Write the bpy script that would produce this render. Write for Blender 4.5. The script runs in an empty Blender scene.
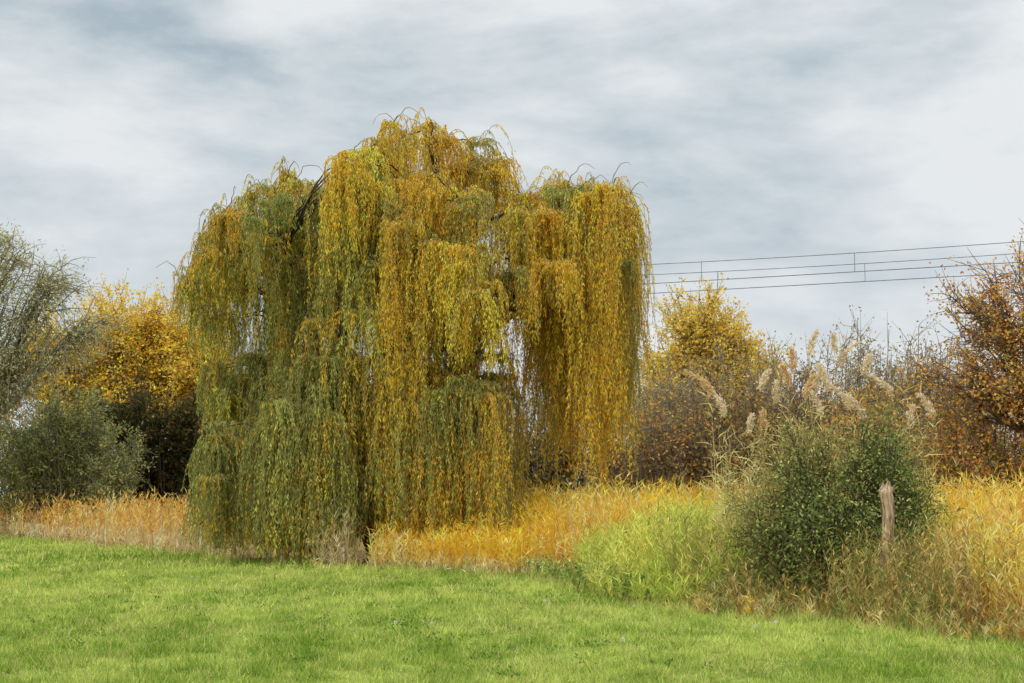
import bpy, math
import numpy as np
from mathutils import Vector
rng = np.random.default_rng(7)
sc = bpy.context.scene

# ------------------------------------------------------------ helpers
def lin(c):
    c = np.asarray(c, float) / 255.0
    return np.where(c <= 0.04045, c / 12.92, ((c + 0.055) / 1.055) ** 2.4)

def norm(v):
    return v / (np.linalg.norm(v, axis=-1, keepdims=True) + 1e-9)

def pn(P, s, seed=0):
    r = np.random.default_rng(seed + 100)
    out = np.zeros(len(P))
    for i in range(6):
        k = norm(r.normal(size=P.shape[1])) * s * (0.6 + 0.35 * i)
        out += np.sin(P @ k + r.uniform(0, 6.28))
    return out / 3.0

def hgt(x, y):
    x = np.asarray(x, float); y = np.asarray(y, float)
    f = np.exp(-((x / 60) ** 2 + (y / 90) ** 2))
    return f * (0.05 * np.sin(x * 0.45 + 1) * np.cos(y * 0.31) + 0.03 * np.sin(x * 1.1 + y * 0.7))

EX = [-120, -60, -22.7, -14.5, -9.1, -5.3, -3.1, 0.2, 1.5, 2.8, 4.6, 6.0, 8, 15, 40]
EY = [160, 110, 63, 50, 41.7, 36.2, 33.5, 31.8, 24.5, 21.2, 19.4, 17.6, 15, 10, -10]
def edge(x):
    x = np.asarray(x, float)
    return np.interp(x, EX, EY) + .35 * np.sin(x * 1.9) + .2 * np.sin(x * 4.7 + 1)

def make_mesh(name, V, F, nper, C=None, mat=None, parent=None, smooth=False):
    me = bpy.data.meshes.new(name)
    me.vertices.add(len(V)); me.vertices.foreach_set("co", np.ascontiguousarray(V, np.float32).ravel())
    F = np.ascontiguousarray(F, np.int32)
    me.loops.add(F.size); me.loops.foreach_set("vertex_index", F.ravel())
    n = F.size // nper
    me.polygons.add(n)
    me.polygons.foreach_set("loop_start", np.arange(n, dtype=np.int32) * nper)
    if smooth:
        me.polygons.foreach_set("use_smooth", np.ones(n, bool))
    me.update(calc_edges=True)
    if C is not None:
        a = me.color_attributes.new("Col", 'FLOAT_COLOR', 'POINT')
        c4 = np.ones((len(V), 4), np.float32); c4[:, :3] = C
        a.data.foreach_set("color", c4.ravel())
    if mat: me.materials.append(mat)
    ob = bpy.data.objects.new(name, me)
    sc.collection.objects.link(ob)
    if parent: ob.parent = parent
    return ob

def empty(name):
    e = bpy.data.objects.new(name, None); sc.collection.objects.link(e); return e

class Leafer:
    def __init__(s): s.P = []; s.D = []; s.L = []; s.W = []; s.C = []
    def add(s, P, D, L, W, C):
        n = len(P)
        s.P.append(P); s.D.append(norm(D)); s.L.append(np.broadcast_to(L, (n,)).astype(float))
        s.W.append(np.broadcast_to(W, (n,)).astype(float)); s.C.append(np.broadcast_to(C, (n, 3)))
    def build(s, name, mat, parent=None, mid=0.45, droop=0.0, tri=False):
        P = np.concatenate(s.P); D = np.concatenate(s.D); L = np.concatenate(s.L)[:, None]
        W = np.concatenate(s.W)[:, None]; C = np.clip(np.concatenate(s.C), .003, .9)
        n = len(P)
        S = norm(np.cross(D, rng.normal(size=(n, 3))))
        tip = P + D * L
        tip[:, 2] -= (droop * L[:, 0])
        if tri:
            V = np.stack([P + S * W / 2, tip, P - S * W / 2], 1).reshape(-1, 3)
            return make_mesh(name, V, np.arange(3 * n), 3, np.repeat(C, 3, 0), mat, parent)
        V = np.stack([P, P + D * L * mid + S * W / 2, tip, P + D * L * mid - S * W / 2], 1).reshape(-1, 3)
        return make_mesh(name, V, np.arange(4 * n), 4, np.repeat(C, 4, 0), mat, parent)

def tubes(name, PL, R, mat, parent=None, sides=5):
    PL = np.asarray(PL, float); R = np.asarray(R, float)
    N, K, _ = PL.shape
    T = norm(np.gradient(PL, axis=1))
    ref = np.where(np.abs(T[..., 2:3]) > 0.9, np.array([1.0, 0, 0]), np.array([0, 0, 1.0]))
    A = norm(np.cross(T, ref)); B = np.cross(T, A)
    ang = np.arange(sides) * 2 * math.pi / sides
    V = PL[:, :, None, :] + R[:, :, None, None] * (np.cos(ang)[None, None, :, None] * A[:, :, None, :] + np.sin(ang)[None, None, :, None] * B[:, :, None, :])
    V = V.reshape(-1, 3)
    n, k, s = np.meshgrid(np.arange(N), np.arange(K - 1), np.arange(sides), indexing='ij')
    b = n * K * sides; s2 = (s + 1) % sides
    F = np.stack([b + k * sides + s, b + k * sides + s2, b + (k + 1) * sides + s2, b + (k + 1) * sides + s], -1)
    return make_mesh(name, V, F.reshape(-1), 4, None, mat, parent, smooth=True)

def bez(a, c, b, K, wob=0.0):
    t = np.linspace(0, 1, K)[:, None]
    p = (1 - t) ** 2 * a[:, None] + 2 * t * (1 - t) * c[:, None] + t ** 2 * b[:, None]
    if wob:
        w = rng.normal(size=p.shape) * wob; w[:, 0] = 0; w[:, -1] = 0
        p = p + w
    return p

# ------------------------------------------------------------ materials
def foliage_mat(name, trans=0.35):
    m = bpy.data.materials.new(name); m.use_nodes = True
    nt = m.node_tree; nd = nt.nodes; nd.clear()
    out = nd.new("ShaderNodeOutputMaterial")
    att = nd.new("ShaderNodeAttribute"); att.attribute_name = "Col"
    p = nd.new("ShaderNodeBsdfDiffuse")
    tr = nd.new("ShaderNodeBsdfTranslucent")
    mx = nd.new("ShaderNodeMixShader"); mx.inputs[0].default_value = trans
    nt.links.new(att.outputs["Color"], p.inputs["Color"]); nt.links.new(att.outputs["Color"], tr.inputs["Color"])
    nt.links.new(p.outputs[0], mx.inputs[1]); nt.links.new(tr.outputs[0], mx.inputs[2])
    nt.links.new(mx.outputs[0], out.inputs[0])
    return m

def noise_mat(name, c1, c2, scale=6, rough=0.9, bump=0.4, stretch=(1, 1, 1)):
    m = bpy.data.materials.new(name); m.use_nodes = True
    nt = m.node_tree; nd = nt.nodes; p = nd["Principled BSDF"]
    tc = nd.new("ShaderNodeTexCoord"); mp = nd.new("ShaderNodeMapping"); mp.inputs["Scale"].default_value = stretch
    nt.links.new(tc.outputs["Object"], mp.inputs[0])
    n = nd.new("ShaderNodeTexNoise"); n.inputs["Scale"].default_value = scale; n.inputs["Detail"].default_value = 4
    nt.links.new(mp.outputs[0], n.inputs["Vector"])
    r = nd.new("ShaderNodeValToRGB"); r.color_ramp.elements[0].position = 0.35; r.color_ramp.elements[1].position = 0.65
    r.color_ramp.elements[0].color = (*lin(c1), 1); r.color_ramp.elements[1].color = (*lin(c2), 1)
    nt.links.new(n.outputs["Fac"], r.inputs[0]); nt.links.new(r.outputs[0], p.inputs["Base Color"])
    if bump:
        b = nd.new("ShaderNodeBump"); b.inputs["Strength"].default_value = bump; b.inputs["Distance"].default_value = 0.03
        nt.links.new(n.outputs["Fac"], b.inputs["Height"]); nt.links.new(b.outputs[0], p.inputs["Normal"])
    p.inputs["Roughness"].default_value = rough; p.inputs["Specular IOR Level"].default_value = 0.2
    return m

M_WIL = foliage_mat("willow_leaf_mat", 0.40)
M_LEAF = foliage_mat("leaf_mat", 0.35)
M_REED = foliage_mat("reed_mat", 0.35)
M_GRASS = foliage_mat("grass_mat", 0.4)
M_BARK = noise_mat("bark_mat", (58, 48, 38), (104, 90, 74), 5, stretch=(1, 1, 0.3))
M_TWIG = noise_mat("twig_mat", (140, 118, 70), (170, 148, 92), 5, bump=0)
M_GREYTWIG = noise_mat("grey_twig_mat", (120, 112, 98), (154, 144, 128), 5, bump=0)
M_BROWNTWIG = noise_mat("brown_twig_mat", (98, 82, 70), (132, 112, 96), 5, bump=0)
M_WOOD = noise_mat("weathered_wood_mat", (120, 96, 72), (210, 182, 148), 9, bump=0.9, stretch=(4, 4, 0.6))
M_METAL = noise_mat("galvanised_metal_mat", (100, 106, 112), (130, 136, 140), 3, rough=0.6, bump=0.05)

# ------------------------------------------------------------ ground
def axis(a, b, step, far):
    core = np.arange(a, b + 1e-6, step)
    g = np.geomspace(1, far, 16)
    return np.concatenate([(a - g)[::-1], core, b + g])
gx = axis(-32, 24, 0.4, 2500); gy = axis(-6, 72, 0.4, 3000)
X, Y = np.meshgrid(gx, gy, indexing='ij')
Z = hgt(X, Y)
V = np.stack([X, Y, Z], -1).reshape(-1, 3)
nx, ny = X.shape
i, j = np.meshgrid(np.arange(nx - 1), np.arange(ny - 1), indexing='ij')
F = np.stack([i * ny + j, (i + 1) * ny + j, (i + 1) * ny + j + 1, i * ny + j + 1], -1).reshape(-1)
mask = np.clip((edge(V[:, 0]) + 0.3 - V[:, 1] + .4 * pn(V[:, :2], 2.5, 77)) / 1.6 + 0.5, 0, 1)
gcol = mask[:, None] * np.ones(3)
mg = bpy.data.materials.new("meadow_ground_mat"); mg.use_nodes = True
nt = mg.node_tree; nd = nt.nodes; p = nd["Principled BSDF"]
att = nd.new("ShaderNodeAttribute"); att.attribute_name = "Col"
geo = nd.new("ShaderNodeNewGeometry")
n1 = nd.new("ShaderNodeTexNoise"); n1.inputs["Scale"].default_value = 0.9; n1.inputs["Detail"].default_value = 8
n2 = nd.new("ShaderNodeTexNoise"); n2.inputs["Scale"].default_value = 20; n2.inputs["Detail"].default_value = 4
nt.links.new(geo.outputs["Position"], n1.inputs["Vector"]); nt.links.new(geo.outputs["Position"], n2.inputs["Vector"])
add = nd.new("ShaderNodeMath"); add.operation = 'ADD'
nt.links.new(n1.outputs["Fac"], add.inputs[0]); nt.links.new(n2.outputs["Fac"], add.inputs[1])
hf = nd.new("ShaderNodeMath"); hf.operation = 'MULTIPLY'; hf.inputs[1].default_value = 0.5
nt.links.new(add.outputs[0], hf.inputs[0])
r1 = nd.new("ShaderNodeValToRGB"); r1.color_ramp.elements[0].position = 0.4; r1.color_ramp.elements[1].position = 0.6
r1.color_ramp.elements[0].color = (*lin((94, 110, 42)), 1); r1.color_ramp.elements[1].color = (*lin((156, 168, 76)), 1)
r2 = nd.new("ShaderNodeValToRGB"); r2.color_ramp.elements[0].position = 0.38; r2.color_ramp.elements[1].position = 0.6
r2.color_ramp.elements[0].color = (*lin((104, 84, 48)), 1); r2.color_ramp.elements[1].color = (*lin((170, 142, 84)), 1)
nt.links.new(hf.outputs[0], r1.inputs[0]); nt.links.new(hf.outputs[0], r2.inputs[0])
mx = nd.new("ShaderNodeMix"); mx.data_type = 'RGBA'
nt.links.new(att.outputs["Fac"], mx.inputs[0]); nt.links.new(r2.outputs[0], mx.inputs[6]); nt.links.new(r1.outputs[0], mx.inputs[7])
nt.links.new(mx.outputs[2], p.inputs["Base Color"]); p.inputs["Roughness"].default_value = 0.95
p.inputs["Specular IOR Level"].default_value = 0.1
bp = nd.new("ShaderNodeBump"); bp.inputs["Distance"].default_value = 0.05
nt.links.new(n2.outputs["Fac"], bp.inputs["Height"]); nt.links.new(bp.outputs[0], p.inputs["Normal"])
make_mesh("ground", V, F, 4, gcol, mg, smooth=True)

# ------------------------------------------------------------ lawn
def lawn():
    LP = []; LH = []; LW = []
    def region(y0, y1, dens, h, w):
        half = 0.38 * y1 + 2.0
        n = int((y1 - y0) * 2 * half * dens)
        x = rng.uniform(-half, half, n); y = rng.uniform(y0, y1, n)
        k = (np.abs(x) < 0.38 * y + 2.0) & (y < edge(x) + rng.normal(0, 0.5, n))
        x = x[k]; y = y[k]
        P = np.stack([x, y, hgt(x, y) - 0.005], 1)
        tuft = pn(P[:, :2], 5, 3) + 0.8 * pn(P[:, :2], 14, 5)
        near = np.clip(1 - (edge(x) - y) / 1.5, 0, 1)
        hh = h * (0.75 + 0.5 * tuft + 1.2 * near) * rng.uniform(0.5, 1.5, len(x))
        LP.append(P); LH.append(np.clip(hh, 0.015, 0.4)); LW.append(np.full(len(x), w))
    region(11, 16, 1700, 0.09, 0.010)
    region(16, 22, 900, 0.095, 0.013)
    region(22, 33, 420, 0.10, 0.02)
    region(33, 64, 130, 0.12, 0.038)
    P = np.concatenate(LP); H = np.concatenate(LH); W = np.concatenate(LW)
    n = len(P)
    D = norm(np.stack([rng.normal(0, .6, n), rng.normal(0, .6, n), np.ones(n)], 1))
    P2 = P[:, :2]
    a = pn(P2, 0.55, 11)[:, None]; b = pn(P2, 2.3, 12)[:, None]; c = rng.normal(size=(n, 1)); d = pn(P2 * [1, .6], 8, 13)[:, None]
    f = np.clip(0.54 + 0.28 * a + 0.28 * b + 0.28 * c + .3 * d, 0, 1)
    C = lin((126, 156, 54)) * (1 - f) + lin((212, 220, 118)) * f
    q = pn(P2, 1.3, 15)
    dry = (rng.uniform(size=n) < 0.05 + .15 * np.clip(q, 0, 1) + .35 * np.clip(1 - (edge(P[:, 0]) - P[:, 1]) / 1.0, 0, 1))
    C[dry] = lin((220, 204, 138))
    lf = Leafer(); lf.add(P, D, H, W, C * rng.uniform(0.6, 1.3, (n, 1)))
    lf.build("lawn_grass", M_GRASS, tri=True)
lawn()

def lawn_weeds():
    lf = Leafer()
    pts = [(-1.4, 18.2, .26, 110)] + [(rng.uniform(-7, 4), rng.uniform(13.5, 26), rng.uniform(.05, .12), 12) for _ in range(110)]
    for (x, y, r, n) in pts:
        if y > edge(x): continue
        P = np.array([x, y, 0.02]) + rng.normal(size=(n, 3)) * [r * .5, r * .5, r * .4]; P[:, 2] = np.abs(P[:, 2]) + .02
        D = rng.normal(size=(n, 3)) + [0, 0, .6]
        lf.add(P, D, 0.05, 0.022, lin((104, 134, 64)) * rng.uniform(.7, 1.3, (n, 1)))
    lf.build("broadleaf_weeds", M_LEAF)
    lf = Leafer()
    heads = [(-1.42, 17.6), (1.75, 20.8), (3.2, 17.5), (-1.0, 17.9), (-6, 27), (.5, 22), (2.9, 17.2), (1.2, 15.6)]
    for (x, y) in heads:
        n = 60; c = np.array([x, y, rng.uniform(.12, .22)])
        D = rng.normal(size=(n, 3))
        lf.add(np.repeat(c[None], n, 0), D, 0.026, 0.012, (.78, .78, .75))
        lf.add(np.array([[x, y, 0.0]]), np.array([[0, 0, 1.]]), c[2], .008, lin((120, 140, 70)))
    lf.build("dandelion_clocks", M_LEAF)
lawn_weeds()

# ------------------------------------------------------------ WILLOW
def willow():
    root = empty("weeping_willow_tree")
    cx, cy = -2.95, 41.0
    SX = [-10.0, -9.4, -8.8, -7.7, -6.2, -5.3, -4.7, -3.3, -2.0, -0.9, 0.1, 1.35, 2.3, 3.2, 3.9]
    SZ = [6.9, 8.4, 9.8, 11.0, 11.2, 10.5, 12.0, 13.0, 12.8, 11.9, 10.9, 11.2, 11.1, 10.8, 9.8]
    def bot(x):
        return np.interp(x, [-10, -9.2, -8.5, -7.5, -4.2, -3.8, -3.2, -2.6, 0.1, 0.9, 3.6, 4.2], [2.0, 1.2, .35, 0.05, 0.05, .5, .8, 0.5, 0.6, 1.6, 1.8, 2.6])
    U = []   # x,y,z,r,mode,yellow,len
    def yel(ux, uz):
        return np.interp(ux, [-10, -7.5, -5, -3, -1, 1, 4], [.42, .38, .43, .57, .61, .66, .76]) + .10 * (uz > 9.5) - .12 * (uz < 4.6)
    for x in np.linspace(-9.1, 3.1, 27):
        cyel = rng.normal(0, .18)
        for k in range(5):
            u = rng.uniform(-1, 1); xx = x + rng.normal(0, .2)
            w = math.sqrt(max(0.05, 1 - ((xx - cx) / 7.2) ** 2))
            yy = u * 4.4 * w
            zt = np.interp(xx, SX, SZ)
            if k == 0: yy *= 0.25
            z = 1.5 + (zt - 1.5) * (1 - 0.35 * (abs(yy) / 5.0) ** 1.6) - 0.1 - (rng.uniform(0, 1.5) if k else rng.uniform(0, .8))
            U.append((xx, cy + yy, z, rng.uniform(0.35, .8), 0, yel(xx, z) + cyel + rng.normal(0, .1), rng.uniform(1.5, 3.2) if rng.uniform() < .7 else rng.uniform(3.2, 6)))
    for k in range(50):
        a = -math.pi * ((k + rng.uniform(0, 1)) * .618 % 1) if k < 40 else rng.uniform(0, math.pi)
        rr = rng.uniform(.5, .98)
        x = cx + 5.8 * rr * math.cos(a); y = cy + 4.9 * rr * math.sin(a)
        zt = np.interp(x, SX, SZ)
        z = rng.uniform(4.6, zt - 1.2) if x < 0.2 else rng.uniform(7.4, zt - .8)
        if -.1 < x < 1.0 and z < 8.8: continue
        cy_ = yel(x, z) + rng.normal(0, .24); cl = rng.uniform(1.8, 4.6)
        for q in range(rng.integers(3, 6)):
            ox, oy = rng.normal(0, .45, 2)
            U.append((x + ox, y + oy * .8, z - .5 * (ox * ox + oy * oy) + rng.normal(0, .12), rng.uniform(.35, .65), 1, cy_ + rng.normal(0, .07), cl * rng.uniform(.75, 1.1)))
    for k in range(16):
        left = k < 11
        x = rng.uniform(-8.4, -4.2) if left else rng.uniform(-2.9, -0.5)
        w = math.sqrt(max(0.05, 1 - ((x - cx) / 7.0) ** 2))
        y = cy - 4.9 * w * rng.uniform(.75, 1.02); z = rng.uniform(3.2, 5.6)
        cy_ = yel(x, z) + rng.normal(0, .22)
        for q in range(4):
            ox, oy = rng.normal(0, .42, 2)
            U.append((x + ox, y + oy * .7, z - .5 * (ox * ox + oy * oy), rng.uniform(.35, .7), 2, cy_ + rng.normal(0, .08), rng.uniform(.85, 1)))
    for k in range(22):
        x = rng.uniform(-8.4, -3.9) if k < 14 else rng.uniform(-3.0, -.2)
        w = math.sqrt(max(0.05, 1 - ((x - cx) / 7.2) ** 2))
        U.append((x, cy - 4.9 * w * rng.uniform(.3, .75), rng.uniform(3.2, 5.6), rng.uniform(.5, .9), 2, yel(x, 4) - .05, .95))
    for k in range(28):
        x = rng.uniform(1.2, 3.2); U.append((x, cy + rng.uniform(-3.6, 2.5), rng.uniform(7.6, 10.0), rng.uniform(.35, .65), 4, yel(x, 8) + rng.normal(0, .2), 1))
    for (x, y, z, r_, m_, yl, ln) in [(-1.2, 35.8, 7.5, .7, 3, .98, 3.4), (-1.9, 36.1, 8.1, .6, 3, .95, 3.2), (-0.6, 36.3, 7.1, .6, 3, .95, 3.2), (-1.5, 36.0, 8.0, .5, 3, .98, 3.4), (-.9, 35.8, 6.8, .6, 3, .98, 2.8),
                                  (-1.5, 36.1, 4.3, .9, 2, .5, 1), (-0.7, 36.3, 4.2, .9, 2, .6, 1), (-2.5, 36.3, 4.0, .8, 2, .45, 1),
                                  (-9.2, 40.8, 8.2, .5, 1, .4, 3.5), (-9.2, 41.5, 6.8, .5, 1, .5, 3.5), (-9.0, 40.4, 5.4, .45, 1, .4, 3), (-8.9, 41, 4.8, .4, 1, .5, 2.6), (-6.5, 37.3, 8.2, .9, 1, .3, 3.4), (-5.2, 37., 6.2, .9, 1, .4, 3.6),
                                  (-4.4, 37.2, 9.6, .8, 1, .7, 3.2), (-4.6, 37.0, 8.0, .9, 1, .35, 3.4), (-4.0, 36.6, 6.4, .9, 1, .55, 3.6), (-3.4, 36.4, 7.6, .8, 1, .5, 3.2), (-3.2, 37.4, 10., .8, 1, .85, 3.6), (-2.6, 36.8, 8.6, .8, 1, .7, 3.4), (-2.9, 36.4, 6.6, .7, 1, .6, 3.2), (-2.2, 37.2, 10.2, .8, 1, .9, 3.2), (0.2, 37.4, 9.2, .8, 1, .7, 3.4), (0.0, 37.2, 7.6, .6, 1, .55, 2.6), (-7.6, 38.2, 9.3, .8, 1, .5, 3.2), (-8.2, 39, 8.4, .7, 1, .35, 3.4),
                                  (-3.6, 36.7, 5.2, .8, 2, .4, 1), (-3.1, 36.9, 4.4, .8, 2, .4, 1), (-4.0, 37.2, 4.4, .8, 2, .4, 1)]:
        U.append((x, y, z, r_, m_, yl, ln))
    U = np.array(U)
    # crown never spreads past its widest reach on the west side
    U[:, 0] = np.maximum(U[:, 0], np.interp(U[:, 2], [2.5, 5.5, 8], [-7.9, -8.4, -9.2]) + rng.uniform(0, .3, len(U)))
    base = np.array([-3.6, 40.2, -0.1])
    ends = np.array([[-8.3, 40.5, 9.0], [-6.4, 42.5, 10.0], [-6.3, 38.2, 8.2], [-4.2, 41.5, 11.9], [-2.3, 40.5, 11.9], [-1.0, 38.6, 8.8], [0.9, 41.5, 10.2], [2.7, 40.5, 9.9], [2.3, 43, 8.6], [-3.5, 44.5, 8.6], [2.2, 38.6, 8.4], [-3.4, 38.2, 7.0]])
    n = len(ends)
    st = np.repeat(base[None], n, 0) + np.stack([rng.uniform(-.25, .25, n), rng.uniform(-.2, .2, n), np.linspace(1.4, 2.4, n)], 1)
    ctl = st * 0.5 + ends * 0.5 + np.array([0, 0, 1.6]); ctl[:, :2] = st[:, :2] * .62 + ends[:, :2] * .38
    ML = bez(st, ctl, ends, 14, 0.09)
    MR = np.linspace(0.17, 0.035, 14)[None] * rng.uniform(.8, 1.15, (n, 1))
    tubes("limbs", ML, MR, M_BARK, root, 8)
    T0 = np.array([[-3.6, 40.2, -.15], [-3.85, 40.0, -.15], [-3.35, 40.5, -.15]])
    T1 = np.array([[-3.55, 40.2, 2.6], [-4.5, 39.6, 3.4], [-2.6, 40.4, 3.4]])
    TC = (T0 + T1) / 2 + rng.normal(0, .1, (3, 3))
    tubes("trunk", bez(T0, TC, T1, 10, 0.03), np.array([.3, .18, .18])[:, None] * np.concatenate([[1.35, 1.1], np.linspace(1, .62, 8)])[None], M_BARK, root, 12)
    flat = ML.reshape(-1, 3)
    S = []
    for u in U:
        d = np.linalg.norm(flat - u[:3], axis=1) + 2.5 * np.maximum(0, flat[:, 2] - u[2] + 0.3)
        S.append(flat[np.argmin(d)])
    S = np.array(S); E = U[:, :3]
    C2 = (S + E) / 2 + np.array([0, 0, .9])
    C2[:, 2] = np.minimum(C2[:, 2], np.maximum(S[:, 2], E[:, 2]) + .35)
    tubes("branches", bez(S, C2, E, 8, 0.05), np.linspace(.04, .012, 8)[None] * np.ones((len(U), 1)), M_BARK, root, 5)
    tt_ = U[(U[:, 4] == 0)]
    NT = 170
    sel = tt_[rng.integers(0, len(tt_), NT)]
    A = sel[:, :3] + rng.normal(0, .15, (NT, 3)); ph = rng.uniform(0, 6.28, NT); ln = rng.uniform(.4, 1.0, NT)
    B = A + np.stack([np.cos(ph) * ln, np.sin(ph) * ln * .7, rng.uniform(-.1, .45, NT)], 1)
    Cm = (A + B) / 2 + np.stack([0 * ln, 0 * ln, ln * .85], 1)
    tubes("twig_tips", bez(A, Cm, B, 8, .02), np.linspace(.016, .006, 8)[None] * np.ones((NT, 1)), M_TWIG, root, 3)
    K = 14
    PLs = []; Cs = []; Ls = []; Bs = []
    for ui, (ux, uy, uz, ur, mode, by, ml) in enumerate(U):
        nb = rng.integers(4, 8); ns = rng.integers(24, 40)
        bphi = rng.uniform(0, 2 * math.pi, nb); brad = ur * rng.uniform(.2, 1.3, nb); bl = rng.uniform(.3, 1.0, nb)
        bi = rng.integers(0, nb, ns)
        phi = bphi[bi] + rng.normal(0, .2, ns)
        rad = brad[bi] * rng.uniform(.75, 1.15, ns)
        b0 = bot(ux + rad * np.cos(phi))
        full = np.maximum(uz - b0, .8)
        rise = rng.uniform(0.0, .4, (ns, 1)) + (rng.uniform(size=(ns, 1)) < .12) * rng.uniform(.2, .6, (ns, 1)) * (mode == 0)
        if mode == 2: L = (full + .7 + rise[:, 0]) * rng.uniform(.8, 1.0, ns) * (.88 + .12 * bl[bi])
        elif mode == 4: L = (full + .7 + rise[:, 0]) * rng.uniform(.6, 1.0, ns) * (.6 + .4 * bl[bi])
        else: L = np.minimum(full, ml * (.45 + .65 * bl[bi]) * rng.uniform(.7, 1.1, ns))
        L = np.clip(L, .6, None)
        s = np.linspace(0, 1, K)[None] * L[:, None]
        hor = rad[:, None] * (1 - np.exp(-s / (0.35 + .4 * rad[:, None])))
        z = uz + rise * (1 - np.exp(-s / .3)) - (s - .7 * (1 - np.exp(-s / .7)))
        wav = 0.06 * np.sin(s * 1.7 + rng.uniform(0, 6, (ns, 1))) * np.minimum(s, 1.5)
        st_ = rng.normal(0, .12, (ns, 2))
        x = ux + st_[:, :1] + hor * np.cos(phi)[:, None] + wav + .05 * s * rng.normal(0, .8, (ns, 1))
        y = uy + st_[:, 1:] + hor * np.sin(phi)[:, None] + 0.6 * wav
        z = np.maximum(z, 0.06)
        PLs.append(np.stack([x, y, z], -1)); Ls.append(L)
        Cs.append(np.clip(by + rng.normal(0, .18, ns) + .10 * np.sin(bphi[bi] * 3), -.1, 1.2))
        Bs.append(np.exp(rng.normal(0, .16, nb))[bi] * math.exp(rng.normal(0, .1)))
    PL = np.concatenate(PLs); Y_ = np.concatenate(Cs); L = np.concatenate(Ls); BR = np.concatenate(Bs)
    tubes("withes", PL, np.linspace(.009, .004, K)[None] * np.ones((len(PL), 1)), M_TWIG, root, 3)
    cnt = (L * 24).astype(int)
    idx = np.repeat(np.arange(len(PL)), cnt)
    t = rng.uniform(.02, 1, len(idx)) * (K - 1)
    k = np.minimum(t.astype(int), K - 2); f = (t - k)[:, None]
    P = PL[idx, k] * (1 - f) + PL[idx, k + 1] * f
    m = len(P)
    print("willow", len(PL), m)
    P = P + rng.normal(0, .022, (m, 3))
    D = np.stack([rng.normal(0, .5, m), rng.normal(0, .5, m), -np.ones(m)], 1)
    D += 0.5 * (PL[idx, k + 1] - PL[idx, k]) / (np.linalg.norm(PL[idx, k + 1] - PL[idx, k], axis=1, keepdims=True) + 1e-6)
    patch = .14 * pn(P, 1.1, 21) + .12 * pn(P, 3.0, 22)
    fr = np.clip(Y_[idx] + patch + rng.normal(0, .14, m), 0, 1)[:, None]
    g1, g2, y1, y2 = lin((124, 136, 66)), lin((186, 190, 112)), lin((255, 220, 92)), lin((255, 178, 42))
    jj = rng.uniform(size=(m, 1))
    G = g1 * (1 - jj) + g2 * jj; Yc = y1 * (1 - jj) + y2 * jj
    ff = np.clip((fr - .36) / .26, 0, 1)
    C = (G * (1 - ff) + Yc * ff) * rng.uniform(.78, 1.22, (m, 1)) * BR[idx][:, None] * 1.08
    lf = Leafer(); lf.add(P, D, rng.uniform(.08, .15, m), rng.uniform(.018, .031, m), C)
    lf.build("leaves", M_WIL, root)
willow()

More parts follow.
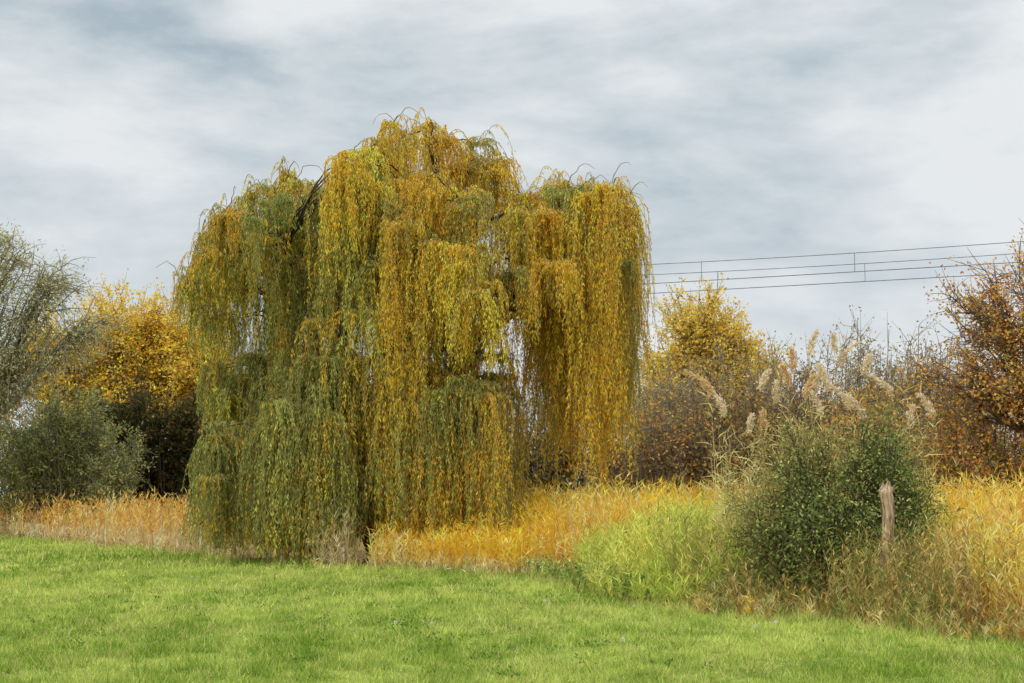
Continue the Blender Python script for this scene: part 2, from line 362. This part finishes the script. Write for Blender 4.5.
# ------------------------------------------------------------ generic plants
def plant(name, base, lobes, nst, ntw, nlf, cols, leaf=(.1, .05), twl=.8, trunk=None, bark=M_BARK, wstem=.03, jit=.12, wts=None, up=.4, bare=0., spread=.5, droop=0., lj=None):
    root = empty(name)
    base = np.array([base[0], base[1], float(hgt(base[0], base[1])) - .1])
    lo = np.array(lobes, float)
    vol = (lo[:, 3] * lo[:, 4] * lo[:, 5]) ** .75; vol /= vol.sum()
    li = rng.choice(len(lo), nst, p=vol)
    d = norm(rng.normal(size=(nst, 3))); d[:, 2] = np.abs(d[:, 2]) * np.where(rng.uniform(size=nst) < .72, 1, -1)
    E = lo[li, :3] + d * lo[li, 3:6] * (rng.uniform(.2, 1.05, (nst, 1)) ** .6)
    E[:, 2] = np.maximum(E[:, 2], .25)
    if trunk:
        th, tr = trunk
        top = np.array([np.average(lo[:, 0]), np.average(lo[:, 1]), base[2] + th])
        top[:2] = base[:2] * .6 + top[:2] * .4
        tp = bez(base[None], ((base + top) / 2 + [.1, 0, 0])[None], top[None], 10, .03)
        tubes("trunk", tp, (np.linspace(tr, tr * .5, 10))[None] * np.r_[1.4, 1.1, np.ones(8)][None], bark, root, 10)
        mlE = lo[:, :3]; nL = len(lo)
        mlS = tp[0][rng.integers(5, 9, nL)]
        mlC = (mlS + mlE) / 2; mlC[:, 2] += .15 * np.abs(mlE[:, 2] - mlS[:, 2])
        ML = bez(mlS, mlC, mlE, 10, .08)
        tubes("limbs", ML, np.linspace(tr * .5, tr * .14, 10)[None] * np.ones((nL, 1)), bark, root, 7)
        S = ML[li, np.clip((rng.uniform(.25, 1, nst) * 9).astype(int), 0, 9)]
    else:
        S = np.stack([base[0] + (E[:, 0] - base[0]) * spread + rng.normal(0, .1, nst), base[1] + (E[:, 1] - base[1]) * spread, np.full(nst, base[2])], 1)
    Cc = (S + E) / 2; Cc[:, 2] += .12 * np.abs(E[:, 2] - S[:, 2])
    Cc[:, :2] = S[:, :2] * .55 + E[:, :2] * .45
    K = 8
    SP = bez(S, Cc, E, K, .05)
    tubes("stems", SP, np.linspace(wstem, wstem * .3, K)[None] * np.ones((nst, 1)), bark, root, 4)
    N2 = nst * ntw; si = np.repeat(np.arange(nst), ntw)
    t = rng.uniform(.35, 1, N2) * (K - 1); k = np.minimum(t.astype(int), K - 2); f = (t - k)[:, None]
    A = SP[si, k] * (1 - f) + SP[si, k + 1] * f
    out = norm(A - np.mean(lo[:, :3], 0))
    dd = norm(rng.normal(size=(N2, 3)) * .8 + out * .6 + [0, 0, up])
    B = A + dd * twl * rng.uniform(.4, 1.2, (N2, 1)); B[:, 2] -= droop * twl
    TP = bez(A, (A + B) / 2 + rng.normal(0, .06 * twl, (N2, 3)) + [0, 0, droop * twl * .6], B, 4)
    tubes("twigs", TP, np.linspace(wstem * .35, wstem * .12, 4)[None] * np.ones((N2, 1)), bark, root, 3)
    if nlf:
        keep = np.where(rng.uniform(size=N2) >= bare)[0]
        ti = np.repeat(keep, nlf); m = len(ti)
        t = rng.uniform(0.1, 1.0, m) * 3; k = np.minimum(t.astype(int), 2); f = (t - k)[:, None]
        P = TP[ti, k] * (1 - f) + TP[ti, k + 1] * f + rng.normal(0, lj if lj is not None else twl * .1, (m, 3))
        P[:, 2] = np.maximum(P[:, 2], .05)
        D = rng.normal(size=(m, 3)) + dd[ti] * .7 + [0, 0, -.2]
        cc = np.array([lin(c) for c in cols])
        w = np.array(wts if wts else [1] * len(cols), float); w /= w.sum()
        cum = np.cumsum(w)
        v = rng.uniform(size=len(TP)) * .75 + .25 * rng.uniform(size=len(TP))
        v = np.clip(v + .15 * pn(A, .8, 31), 0, .999)
        ci = np.searchsorted(cum, v)[ti]
        sw = rng.uniform(size=m) < .2
        ci[sw] = rng.integers(0, len(cols), sw.sum())
        C = cc[np.clip(ci, 0, len(cols) - 1)] * np.exp(rng.normal(0, jit * 1.6, (m, 1)))
        lf = Leafer(); lf.add(P, D, leaf[0] * rng.uniform(.6, 1.3, m), leaf[1] * rng.uniform(.7, 1.2, m), C)
        lf.build("leaves", M_LEAF, root)
    return root

plant("grey_willow_tree", (-23.8, 60), [(-21.8, 60, 11.6, 1.9, 2, 2.2), (-19.4, 59.5, 10.8, 1.4, 1.6, 1.4), (-23.0, 60, 9.0, 2.4, 2.5, 2.6), (-18.3, 60, 8.7, 1.4, 1.5, .9), (-21.0, 60, 7.2, 1.6, 1.5, 1.4), (-25.5, 60, 9.5, 3, 3, 3.5)],
      150, 18, 14, [(172, 174, 124), (196, 194, 150), (212, 196, 124), (146, 150, 104)], leaf=(.17, .055), twl=1.5, trunk=(4, .4), bark=M_GREYTWIG, wstem=.06, up=.1, droop=.3)
plant("yellow_maple_tree", (-20.5, 76), [(-21.2, 76, 9.8, 3.0, 3, 3.0), (-17.2, 76, 7.8, 2.8, 2.5, 3.0), (-24.5, 76, 8.5, 3, 3, 3.2), (-21, 74, 5.2, 3.5, 2, 2.2), (-18.6, 76, 9.8, 2.4, 2, 2.6)],
      240, 15, 18, [(255, 220, 88), (255, 198, 60), (250, 214, 96), (236, 196, 90)], leaf=(.18, .12), twl=1.4, trunk=(3.5, .3), bark=M_GREYTWIG, wstem=.05)
plant("bare_ash_tree", (-18.2, 82), [(-17, 82, 9.0, 2.2, 2, 3.4), (-14.5, 82, 7.8, 2, 2, 3.2)], 90, 22, 2, [(200, 180, 130)], leaf=(.15, .08), twl=1.5, trunk=(3.5, .25), bark=M_GREYTWIG, wstem=.05)
plant("sallow_shrub", (-19.6, 64), [(-19.8, 64, 4.1, 2.3, 2, 2.6), (-22.0, 64, 3.4, 2.0, 2, 2.4), (-17.8, 63.6, 2.8, 1.7, 1.8, 2.2)], 210, 13, 16, [(148, 156, 92), (182, 184, 120), (126, 134, 76), (196, 186, 112)], leaf=(.17, .06), twl=1.0, wstem=.05, bark=M_GREYTWIG, droop=.1)
plant("ivy_covered_thicket", (-16.5, 68), [(-17.8, 68, 5.2, 2.6, 2, 2.3), (-14.8, 68, 4.6, 2.2, 2, 2.5), (-19.5, 69, 4, 2.5, 2, 2.6), (-12.5, 68, 3.6, 2.4, 2, 2.8)], 220, 12, 15, [(84, 82, 48), (104, 98, 58), (70, 72, 42), (124, 98, 58)], leaf=(.2, .13), twl=.8, wstem=.05)
plant("grey_willow_tree", (-27.5, 66), [(-27.5, 66, 4.5, 3.5, 3, 4)], 120, 12, 14, [(140, 144, 92), (168, 166, 112)], leaf=(.22, .07), twl=1.1, wstem=.06, bark=M_GREYTWIG)
plant("hawthorn_thicket", (-5, 62), [(-10.5, 62, 2.6, 3, 2, 3.2), (-6, 62, 2.4, 3, 2, 2.8), (-1, 62, 2.6, 3.5, 2, 3.2), (3, 61, 3.0, 3, 2, 3.4)], 250, 10, 10, [(118, 112, 70), (142, 126, 80), (98, 92, 64), (168, 136, 74)], leaf=(.24, .14), twl=1., wstem=.05, spread=.95)
plant("blackthorn_thicket", (8.5, 55), [(5.2, 55, 2.8, 2.4, 2, 2.8), (8.4, 55, 3.6, 2.2, 2, 3.3), (11.6, 56, 3.4, 2.2, 2, 3.8), (15.0, 57, 4.0, 2.4, 2, 3.0)], 400, 15, 8, [(140, 118, 86), (180, 146, 88), (130, 128, 82), (206, 162, 82), (112, 98, 80), (214, 150, 82)], leaf=(.16, .09), twl=1.1, wstem=.04, spread=.92, bark=M_BROWNTWIG, lj=.12, bare=.2)
plant("bare_alder_thicket", (11, 62), [(7, 62, 5.0, 2.2, 2, 3.4), (11.0, 62, 5.0, 3, 2, 3.6), (15.2, 62, 6.0, 3, 2, 3.4), (18.5, 62, 5.6, 3, 2, 3.8)], 300, 20, 5, [(180, 160, 110), (160, 150, 106), (204, 168, 98)], leaf=(.15, .09), twl=1.4, wstem=.045, spread=.92, bark=M_GREYTWIG, up=.6)
plant("yellow_poplar_tree", (9.8, 71), [(9.3, 71, 9.9, 2.2, 2, 2.5), (11.3, 71, 9.0, 1.8, 2, 2.0), (8.0, 71, 7.6, 1.8, 2, 2.4), (12.4, 71, 7.0, 1.4, 2, 1.8), (10.0, 71, 7.2, 2.4, 2, 2.2), (7.4, 70, 5.6, 1.6, 2, 2)], 175, 15, 16, [(252, 212, 96), (248, 200, 88), (218, 194, 100), (255, 216, 100)], leaf=(.18, .12), twl=1.3, trunk=(4, .25), bark=M_GREYTWIG, wstem=.05, bare=.08)
plant("oak_tree", (17.5, 45), [(15.2, 45, 7.4, 1.6, 1.8, 1.7), (17.8, 45, 7.8, 2.2, 2, 2.2), (14.0, 45, 5.4, 1.2, 1.6, 1.5), (16.6, 44, 5.0, 2.0, 2, 1.8), (19, 45, 5.4, 2.2, 2, 2.2)],
      180, 17, 10, [(224, 162, 84), (238, 176, 76), (190, 140, 88), (178, 160, 88), (244, 190, 84)], leaf=(.12, .085), twl=1.15, trunk=(3.2, .28), wstem=.045, bare=.3, bark=M_BROWNTWIG)
plant("rowan_shrub", (15.0, 46), [(14.6, 46, 2.8, 2.2, 2, 2.4), (17.5, 45, 2.6, 2.4, 2, 2.6), (12.0, 47, 2.8, 1.8, 1.5, 2.8)], 210, 13, 13, [(196, 148, 82), (224, 170, 80), (152, 138, 80), (170, 160, 88), (218, 150, 76)], leaf=(.13, .08), twl=.9, wstem=.04, spread=.8, bare=.08, bark=M_BROWNTWIG)
def belt():
    lf = Leafer()
    n = 240
    for q in range(n):
        x = -110 + 230 * q / n + rng.normal(0, 1); y = 118 + rng.normal(0, 5)
        h = rng.uniform(7.5, 12); c = lin([(160, 150, 128), (176, 150, 110), (150, 142, 104), (170, 160, 146)][rng.integers(0, 4)])
        m = 300
        d = norm(rng.normal(size=(m, 3))) * (rng.uniform(size=(m, 1)) ** .4)
        P = np.array([x, y, h * .52]) + d * [2.6, 2.6, h * .5]; P[:, 2] = np.maximum(P[:, 2], .1)
        D = rng.normal(size=(m, 3)) + [0, 0, 1.0]
        lf.add(P, D, rng.uniform(.4, 1.2, m), .2, c * rng.uniform(.7, 1.25, (m, 1)))
    lf.build("distant_trees", M_LEAF)
belt()

# ------------------------------------------------------------ reeds & herbs
def reeds(name, x0, x1, ymin, ymax, n, h, cols, nbl=7, bl=(.45, .03), lean=.12, keepfn=None, plume=0., basecol=None, hfun=None, wtop=.014, upr=(.5, 1.8), pts=None, eoff=.15, esd=.35):
    if pts is None:
        x = rng.uniform(x0, x1, n); y = rng.uniform(ymin, ymax, n)
        k = y > edge(x) + rng.normal(eoff, esd, n)
        if keepfn is not None: k &= keepfn(x, y)
        x, y = x[k], y[k]; n = len(x)
        P = np.stack([x, y, hgt(x, y) - .02], 1)
        H = rng.uniform(h[0], h[1], n) * (1 + .18 * pn(P[:, :2], 1.6, 41))
        if hfun is not None: H = H * hfun(x, y)
    else:
        pts = np.array(pts, float); n = len(pts); x, y = pts[:, 0], pts[:, 1]
        P = np.stack([x, y, hgt(x, y) - .02], 1); H = pts[:, 2]
    D = norm(np.stack([rng.normal(0, lean, n), rng.normal(0, lean, n), np.ones(n)], 1))
    cc = np.array([lin(c) for c in cols])
    v = np.clip(.5 + .3 * pn(P[:, :2], .8, 42) + rng.normal(0, .25, n), 0, .999)
    C = cc[(v * len(cc)).astype(int)] * np.exp(rng.normal(0, .18, (n, 1)))
    lf = Leafer()
    lf.add(P, D, H * 1.3, wtop, C * .9)
    idx = np.repeat(np.arange(n), nbl); m = len(idx)
    t = rng.uniform(.1, 1.0, m)
    Pb = P[idx] + D[idx] * (H[idx] * t)[:, None]
    a = rng.uniform(0, 6.283, m); sp = rng.uniform(.3, 1.0, m)
    Db = np.stack([np.cos(a) * sp, np.sin(a) * sp, rng.uniform(upr[0], upr[1], m)], 1)
    Cb = C[idx] * np.exp(rng.normal(0, .2, (m, 1)))
    if basecol is not None:
        q = np.clip(1 - t / .45, 0, 1)[:, None]; Cb = Cb * (1 - q) + lin(basecol) * q
    lf.add(Pb, Db, bl[0] * rng.uniform(.4, 1.2, m), bl[1] * rng.uniform(.6, 1.2, m), Cb)
    if plume > 0:
        pi = np.where(rng.uniform(size=n) < plume)[0]
        NP = 200
        idp = np.repeat(pi, NP); m = len(idp)
        lean_d = np.repeat(rng.normal(0, .5, (len(pi), 1)), NP, 0)[:, 0]
        t = rng.uniform(0, 1, m)
        L = np.repeat(rng.uniform(.28, .46, len(pi)), NP)
        Pp = P[idp] + D[idp] * (H[idp])[:, None] + np.stack([t * t * L * lean_d, t * 0, t * L * .9], 1) + rng.normal(0, 1, (m, 3)) * (.03 * (1 - .9 * abs(t - .35)))[:, None]
        Dp = np.stack([rng.normal(0, .35, m) + lean_d, rng.normal(0, .4, m), rng.normal(.9, .5, m)], 1)
        pc = np.repeat(np.where(rng.uniform(size=(len(pi), 1)) < .6, lin((240, 220, 188)), lin((230, 196, 146))), NP, 0)
        lf.add(Pp, Dp, .09, .022, pc * rng.uniform(.8, 1.15, (m, 1)))
    return lf.build(name, M_REED, mid=.3, droop=.25)

ORG = [(230, 176, 88), (238, 190, 100), (218, 160, 78), (234, 210, 148)]
YEL = [(255, 206, 68), (250, 188, 56), (250, 214, 100), (240, 182, 72), (238, 218, 144)]
STRAW = [(232, 214, 168), (220, 196, 146), (240, 224, 184), (206, 182, 126)]
reeds("reed_bed", -38, -10, 44, 82, 9500, (1.1, 1.75), ORG, 9, (.4, .04), basecol=(234, 218, 178), wtop=.025, keepfn=lambda x, y: y < edge(x) + 14)
reeds("dry_grass", -26, -8, 40, 68, 5500, (.35, .95), STRAW, 7, (.35, .03), keepfn=lambda x, y: y < edge(x) + 2.2, wtop=.02, eoff=-.2)
reeds("dry_grass", -8.6, 1, 31, 41, 1800, (.15, .45), STRAW, 7, (.22, .02), keepfn=lambda x, y: y < edge(x) + 1.6, eoff=-.2)
reeds("dry_grass", -5.8, -4.0, 34.5, 37.2, 260, (.7, 1.3), STRAW + [(190, 170, 110)], 10, (.35, .022), lean=.2)
reeds("reed_bed", -3.4, 11, 32, 53, 14500, (1.05, 1.7), YEL, 11, (.32, .026), wtop=.018, basecol=(240, 214, 140), hfun=lambda x, y: np.clip(.5 + (y - edge(x)) / 14, .5, 1.15), keepfn=lambda x, y: y < 53)
reeds("reed_bed", 1.4, 6.8, 21.5, 32, 4600, (.95, 1.5), [(180, 194, 84), (204, 212, 100), (230, 222, 114), (160, 174, 78), (242, 216, 104)], 15, (.3, .018), lean=.16, hfun=lambda x, y: np.clip(.4 + (y - edge(x)) / 5, .4, 1.1) * np.clip((x + .3) / 3.2, .45, 1), esd=.6)
reeds("nettle_patch", .2, 3.4, 23, 32, 1500, (.3, .6), [(126, 148, 76), (150, 168, 88), (180, 184, 108)], 16, (.11, .04), lean=.15, keepfn=lambda x, y: y < edge(x) + 2.2, eoff=-.1)
HERB = [(176, 160, 92), (208, 182, 110), (148, 148, 82), (134, 142, 76), (224, 202, 140), (166, 134, 84), (202, 164, 92), (238, 200, 98)]
reeds("dry_herbs", 2.6, 11, 13, 23.5, 16000, (.7, 1.2), HERB, 18, (.18, .017), lean=.2, keepfn=lambda x, y: y < edge(x) + 3.8, hfun=lambda x, y: np.clip(.22 + (y - edge(x)) / 2.0, .22, 1.12), wtop=.009, eoff=0, esd=.5)
reeds("tussock_grass", -2, 10, 13, 33, 5500, (.18, .42), [(160, 172, 84), (196, 194, 108), (214, 200, 140), (136, 154, 70)], 6, (.2, .012), lean=.3, keepfn=lambda x, y: y < edge(x) + .9, wtop=.008, eoff=-.4, esd=.5)
reeds("reed_bed", 7.4, 16, 21.5, 38, 5200, (1.2, 2.0), YEL + ORG[:2], 13, (.34, .022), wtop=.014)
reeds("yellow_grass", 6.3, 8.5, 17, 20, 1000, (.7, 1.3), [(252, 218, 92), (248, 200, 68), (248, 224, 128)], 12, (.36, .019), lean=.22)
reeds("plumed_reeds", 3.4, 7.0, 22.8, 25.2, 260, (2.0, 3.4), [(220, 200, 138), (206, 190, 120), (232, 212, 156), (186, 186, 110)], 12, (.42, .022), lean=.09, wtop=.014, upr=(.2, 1.4))
PLUMES = [(5.05, 23, 4.0), (5.35, 23.2, 4.1), (4.85, 23, 3.75), (4.55, 22.9, 3.5), (4.4, 23.1, 3.2), (4.7, 22.8, 3.25), (3.3, 22.8, 3.3), (3.5, 23.2, 3.0), (5.6, 22.9, 3.7), (5.85, 23.1, 3.2), (5.7, 22.8, 3.0), (6.1, 23, 3.4), (4.15, 23, 3.4), (6.4, 23.2, 2.9), (3.9, 22.7, 2.7), (5.2, 22.6, 3.4), (4.3, 22.9, 2.8), (6.7, 23, 3.1), (5.0, 22.7, 3.0), (5.5, 23.4, 3.9), (4.95, 23.3, 3.5)]
reeds("plumed_reeds", 0, 0, 0, 0, 0, None, [(220, 196, 138), (206, 188, 120)], 14, (.45, .026), lean=.05, wtop=.018, plume=1.1, pts=PLUMES, upr=(.2, 1.4))

plant("privet_bush", (5.1, 21.7), [(4.9, 21.7, 1.5, 1.2, 1.0, 1.05), (4.05, 21.5, 1.15, .7, .8, .9), (5.9, 21.8, 1.4, .8, .8, 1.1), (5.6, 21.7, 2.3, .5, .6, .65), (4.5, 21.7, 2.2, .45, .6, .6)],
      200, 14, 15, [(122, 138, 74), (152, 162, 92), (98, 114, 62), (188, 184, 108)], leaf=(.064, .03), twl=.55, wstem=.016, spread=.35, jit=.2, wts=[3, 2.4, 2, 1.3], lj=.07)
plant("willow_sucker_shrub", (4.9, 22.0), [(4.2, 22.0, 2.3, .9, .6, 1.0), (5.6, 22.2, 2.5, .9, .6, .9), (3.8, 21.6, 1.4, .7, .6, .8)], 120, 9, 6, [(196, 184, 112), (174, 166, 104), (160, 140, 96)], leaf=(.08, .022), twl=.5, wstem=.011, spread=.4, bark=M_TWIG, up=1.0)

# ------------------------------------------------------------ weathered post
def post():
    x0, y0 = 5.25, 20.3
    K, S = 26, 18
    V = []; F = []
    for i in range(K):
        t = i / (K - 1); z = -.1 + 1.93 * t
        cx = x0 + .07 * math.sin(t * 3) + .03 * math.sin(t * 9); cy = y0 + .02 * math.sin(t * 5)
        for s in range(S):
            a = s / S * 2 * math.pi
            r = .09 * (1 - .18 * t) * (1 + .16 * math.sin(a * 3 + 1 + t) + .09 * math.sin(a * 7 + t * 2))
            if .86 < t: r *= 1 + .22 * math.sin((t - .86) / .14 * 3)
            zz = z + (0.08 * math.cos(a - .6) + .03 * math.sin(5 * a) if i == K - 1 else 0)
            V.append((cx + r * math.cos(a), cy + r * math.sin(a), zz))
    for i in range(K - 1):
        for s in range(S):
            s2 = (s + 1) % S
            F.append((i * S + s, i * S + s2, (i + 1) * S + s2, (i + 1) * S + s))
    V.append((x0 + .05, y0, 1.78)); c = len(V) - 1
    for s in range(S): F.append(((K - 1) * S + s, (K - 1) * S + (s + 1) % S, c))
    me = bpy.data.meshes.new("wooden_post"); me.from_pydata(V, [], F); me.materials.append(M_WOOD)
    for p_ in me.polygons: p_.use_smooth = True
    ob = bpy.data.objects.new("wooden_post", me); sc.collection.objects.link(ob)
    tubes("side_stub", bez(np.array([[x0 + .04, y0, 1.62]]), np.array([[x0 + .1, y0 - .02, 1.7]]), np.array([[x0 + .15, y0 - .03, 1.84]]), 5), np.linspace(.05, .03, 5)[None], M_WOOD, ob, 8)
post()

# ------------------------------------------------------------ railway overhead line
def catenary():
    root = empty("railway_overhead_line")
    M = np.array([[-12, 165.], [-2.4, 94.5], [43.9, 75.7], [90, 57]])
    PL = []; R = []; PM = []; RM = []
    def lerp(a, b, t): return a * (1 - t) + b * t
    for off in (0, 4.2):
        for i in range(3):
            u = norm(M[i + 1] - M[i]); nr = np.array([-u[1], u[0]]) * off
            a = M[i] + nr; b = M[i + 1] + nr
            t = np.linspace(0, 1, 24)
            def P(tt, z): q = lerp(a, b, tt); return [q[0], q[1], z]
            PL.append([P(tt, 16.75 - 1.4 * tt * (1 - tt)) for tt in t]); R.append([.022] * 24)
            PL.append([P(tt, 15.25) for tt in t]); R.append([.026] * 24)
            for tt in np.arange(.12, .95, .19):
                PL.append([P(tt, z) for z in np.linspace(15.25, 16.75 - 1.4 * tt * (1 - tt), 24)]); R.append([.018] * 24)
    tubes("wires", np.array(PL), np.array(R), M_METAL, root, 4)
    for i in range(4):
        u = norm(M[min(i + 1, 3)] - M[max(i - 1, 0)]); nr = np.array([-u[1], u[0]])
        for off, sg in ((-3.0, 1), (7.2, -1)):
            def P(o, z): q = M[i] + nr * o; return [q[0], q[1], z]
            PM.append([P(off, z) for z in np.linspace(0, 17.4, 6)]); RM.append([.15] * 3 + [.12] * 3)
            T6 = np.linspace(0, 1, 6)
            PM.append([P(off + sg * 3.0 * t, 17.0 - .25 * t) for t in T6]); RM.append([.05] * 6)
            PM.append([P(off + sg * 3.0 * t, 15.35) for t in T6]); RM.append([.04] * 6)
            PM.append([P(off + sg * 3.0 * t, 15.6 + 1.1 * t) for t in T6]); RM.append([.04] * 6)
    tubes("masts", np.array(PM), np.array(RM), M_METAL, root, 6)
catenary()

# ------------------------------------------------------------ sky & light
EL, AZ = math.radians(40), math.radians(-142)
w = bpy.data.worlds.new("World"); sc.world = w; w.use_nodes = True
nt = w.node_tree; nd = nt.nodes; nd.clear()
out = nd.new("ShaderNodeOutputWorld")
sky = nd.new("ShaderNodeTexSky"); sky.sky_type = 'NISHITA'; sky.sun_disc = False
sky.sun_elevation = EL; sky.sun_rotation = AZ % (2 * math.pi)
bs = nd.new("ShaderNodeBackground"); bs.inputs[1].default_value = 0.08
nt.links.new(sky.outputs[0], bs.inputs[0])
tc = nd.new("ShaderNodeTexCoord")
mp = nd.new("ShaderNodeMapping"); mp.inputs["Scale"].default_value = (1.0, 1.0, 2.8); mp.inputs["Rotation"].default_value = (0, .1, .5); mp.inputs["Location"].default_value = (.9, .5, .1)
nt.links.new(tc.outputs["Generated"], mp.inputs[0])
nz = nd.new("ShaderNodeTexNoise"); nz.inputs["Scale"].default_value = 4.2; nz.inputs["Detail"].default_value = 7; nz.inputs["Roughness"].default_value = .58; nz.inputs["Distortion"].default_value = .12
nt.links.new(mp.outputs[0], nz.inputs["Vector"])
rp = nd.new("ShaderNodeValToRGB"); e = rp.color_ramp.elements
e[0].position = .36; e[0].color = (*lin((174, 189, 199)), 1)
e[1].position = .62; e[1].color = (*lin((236, 239, 240)), 1)
x = e.new(.48); x.color = (*lin((207, 216, 221)), 1)
nt.links.new(nz.outputs["Fac"], rp.inputs[0])
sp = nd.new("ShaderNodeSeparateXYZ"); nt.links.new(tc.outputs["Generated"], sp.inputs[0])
mr = nd.new("ShaderNodeMapRange"); mr.inputs[1].default_value = 0.02; mr.inputs[2].default_value = .30; mr.inputs[3].default_value = .6; mr.inputs[4].default_value = 0
nt.links.new(sp.outputs[2], mr.inputs[0])
mxc = nd.new("ShaderNodeMix"); mxc.data_type = 'RGBA'; mxc.inputs[7].default_value = (*lin((228, 232, 235)), 1)
nt.links.new(mr.outputs[0], mxc.inputs[0]); nt.links.new(rp.outputs[0], mxc.inputs[6])
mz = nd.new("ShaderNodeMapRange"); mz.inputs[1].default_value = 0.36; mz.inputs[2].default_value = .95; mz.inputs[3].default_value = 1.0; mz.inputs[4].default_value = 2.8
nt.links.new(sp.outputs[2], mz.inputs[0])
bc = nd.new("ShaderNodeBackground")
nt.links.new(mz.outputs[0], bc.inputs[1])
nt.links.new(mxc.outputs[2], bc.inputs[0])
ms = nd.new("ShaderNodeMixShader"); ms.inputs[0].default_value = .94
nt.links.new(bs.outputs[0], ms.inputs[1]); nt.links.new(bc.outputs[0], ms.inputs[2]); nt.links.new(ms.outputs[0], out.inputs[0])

sl = bpy.data.lights.new("sun", 'SUN'); sl.energy = 1.5; sl.angle = math.radians(11); sl.color = (1, .94, .85)
so = bpy.data.objects.new("sun", sl); sc.collection.objects.link(so)
dv = Vector((math.sin(AZ) * math.cos(EL), math.cos(AZ) * math.cos(EL), math.sin(EL)))
so.rotation_euler = dv.to_track_quat('Z', 'Y').to_euler()

cam = bpy.data.cameras.new("camera"); cam.lens = 50; cam.sensor_width = 36; cam.clip_end = 6000
co = bpy.data.objects.new("camera", cam); sc.collection.objects.link(co)
co.location = (0, 0, 1.7); co.rotation_euler = (math.radians(96.24), 0, 0)
sc.camera = co
sc.view_settings.view_transform = 'Standard'; sc.view_settings.look = 'None'; sc.view_settings.exposure = 0
